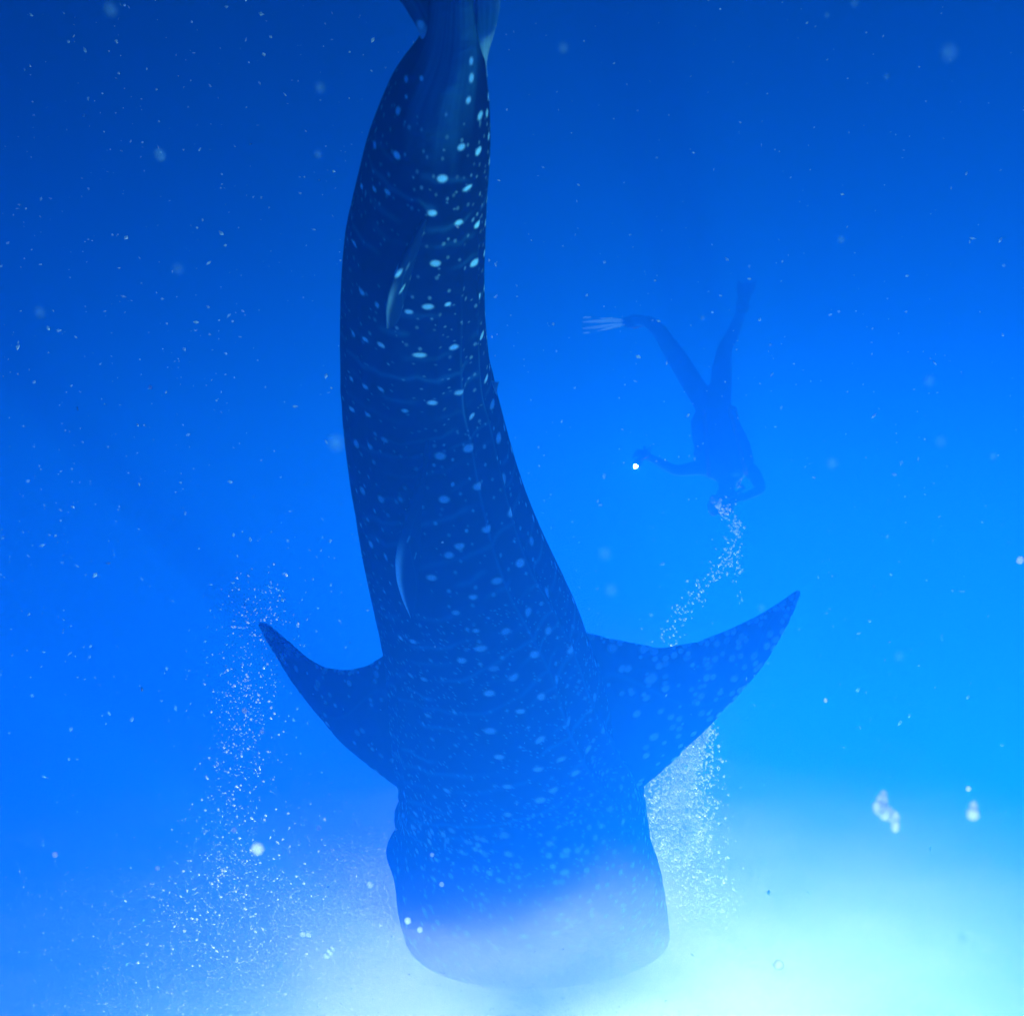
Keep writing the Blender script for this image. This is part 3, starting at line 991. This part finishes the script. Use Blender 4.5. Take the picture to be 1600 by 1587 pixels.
def foam_mist(loc, scale, strength, label):
    mt_ = m.copy()
    for nd in mt_.node_tree.nodes:
        if nd.name == rz_.name:
            nd.inputs[4].default_value = strength
    bm = bmesh.new()
    bmesh.ops.create_icosphere(bm, subdivisions=4, radius=1)
    top = (-.015 - loc[2]) / scale[2]
    for v in bm.verts:
        v.co.z = min(v.co.z, top)
    me = bpy.data.meshes.new('foam_mist')
    bm.to_mesh(me)
    bm.free()
    me.materials.append(mt_)
    o = bpy.data.objects.new('foam_mist', me)
    COL.objects.link(o)
    o.location = loc
    o.scale = scale
    tag(o, label, 'foam', kind='stuff')


foam_mist((-.95, 3.3, -.02), (2.6, 1.5, .54), 3.0, 'broad soft white veil of fine bubbles under the sea surface')
foam_mist(tuple(P(850, 1570, 2.96)), (1.12, .36, .60), 24., 'thick white puff of fine bubbles hiding the shark\'s snout')
foam_mist(tuple(P(1062, 1240, 4.1)), (.15, .15, .34), 6., 'upright white wisp of fine bubbles inside the bubble cloud')

# ------------------------------------------------------------------ marine snow
ns = 20000
q = rng.uniform(0, 1, (ns, 3))
X = -5 + 10 * q[:, 0]
Y = .75 + 5.2 * q[:, 1] ** .9
Z = -6.8 + 6.7 * q[:, 2]
keep = rng.uniform(0, 1, ns) < np.clip(.45 + .14 * X + .05 * (Z + 4), .14, 1)   # thicker on the side away from the diver
pts = np.stack([X, Y, Z], 1)[keep]
dist_ = (pts - CAMn) @ fwn
r = np.minimum(np.exp(rng.normal(math.log(1.05), .5, len(pts))), 3.2) * dist_ / F
asp = np.stack([rng.uniform(.9, 2.2, len(pts)), np.ones(len(pts)), rng.uniform(.5, 1, len(pts))], 1)
o = speck_mesh('plankton_specks', pts, r, MAT_SNOW, asp)
tag(o, 'tiny pale plankton specks drifting all through the water', 'plankton', kind='stuff')


# larger drifting flakes, each its own thing
def flake(name, lumps, label, group=None, mat=None):
    """one ragged soft flake made of a few merged lumps: (px, py, depth, radius_m, stretch_y)"""
    bm = bmesh.new()
    for px, py, d, r_, sy in lumps:
        mt = Matrix.Translation(P(px, py, d)) @ Matrix.Diagonal((r_, r_ * .8, r_ * sy, 1))
        bmesh.ops.create_icosphere(bm, subdivisions=3, radius=1, matrix=mt)
    for v in bm.verts:
        v.co += Vector((random.uniform(-1, 1), random.uniform(-1, 1), random.uniform(-1, 1))) * lumps[0][3] * .12
    me = bpy.data.meshes.new(name)
    bm.to_mesh(me)
    bm.free()
    for p_ in me.polygons:
        p_.use_smooth = True
    me.materials.append(mat or MAT_FLAKE)
    o = bpy.data.objects.new(name, me)
    c = P(*lumps[0][:3])
    me.transform(Matrix.Translation(-c))
    o.location = c
    COL.objects.link(o)
    tag(o, label, 'flake', group)
    return o


def rpx(r, d):
    return r * d / F


d = .6
flake('drifting_flake', [(1378, 1250, d, rpx(9, d), 1), (1376, 1262, d, rpx(12, d), 1), (1385, 1270, d, rpx(12, d), 1), (1396, 1276, d, rpx(9, d), 1.1), (1399, 1290, d, rpx(6.5, d), 1.6), (1380, 1241, d, rpx(5, d), 1.3)],
      'large torn white flake with a trailing tail, bigger than any other flake')
d = .55
flake('drifting_flake', [(1520, 1272, d, rpx(9, d), 1.1), (1521, 1260, d, rpx(6, d), 1.5)], 'soft white pear-shaped flake beside the large torn flake')
flake('drifting_flake', [(402, 1326, .7, rpx(9, .7), 1)], 'round soft white flake just below the fine bubble trail')
flake('drifting_flake', [(1217, 1507, 1., rpx(8, 1.), 1)], 'round white flake between the bubble cloud and the pale surface')
flake('drifting_flake', [(515, 1487, 1.3, rpx(6, 1.3), 1), (511, 1492, 1.3, rpx(5, 1.3), 1), (519, 1482, 1.3, rpx(4.5, 1.3), 1)], 'slanting oblong white flake near the shark\'s snout')
flake('drifting_flake', [(474, 1459, 1.6, rpx(4.6, 1.6), 1), (482, 1460, 1.6, rpx(4.2, 1.6), 1)], 'double bead of two touching white flakes near the snout')
GB = 'bright beads drifting in the water'
for px, py, r_, d in ((1594, 875, 5.5, 2.2), (498, 1293, 4, 1.8), (382, 1110, 4, 1.8), (578, 1382, 5, 1.6), (246, 1356, 3.5, 1.8), (86, 1335, 4, 1.6), (675, 1335, 3.2, 1.8), (235, 605, 2.6, 2.0),
                      (690, 1381, 3.6, 1.8), (409, 1143, 3, 1.8), (366, 1296, 4, 1.6), (1290, 1094, 3, 2), (1513, 1232, 4.2, 1.6), (637, 1438, 5, 1.4), (656, 1452, 4.4, 1.5)):
    flake('drifting_bead', [(px, py, d, rpx(r_, d), 1.15)], 'small sharp bright white bead drifting in the water', GB)
GS = 'soft blurred specks close to the lens'
for px, py, r_, d in ((525, 692, 9, .32), (945, 865, 6.5, .36), (955, 922, 6.5, .36), (250, 242, 7, .5), (173, 15, 7, .36), (1314, 374, 4, .6), (1300, 724, 6, .45), (1452, 595, 5, .38),
                      (1552, 713, 4, .6), (500, 137, 5, .4), (497, 241, 4, .5), (278, 420, 5, .36), (62, 488, 5, .38), (1470, 690, 5, .36), (1335, 5, 4, .5), (1483, 82, 8, .26),
                      (437, 1507, 5, .45), (1505, 1465, 6, .4), (1292, 24, 3, .7), (1385, 120, 3, .6), (1098, 497, 3, .9), (880, 75, 5, .4), (1190, 950, 4, .5), (1405, 1025, 5, .4)):
    flake('blurred_speck', [(px, py, d, rpx(r_, d), 1.1)], 'faint round out-of-focus blue speck hanging in open water', GS, MAT_SOFT)
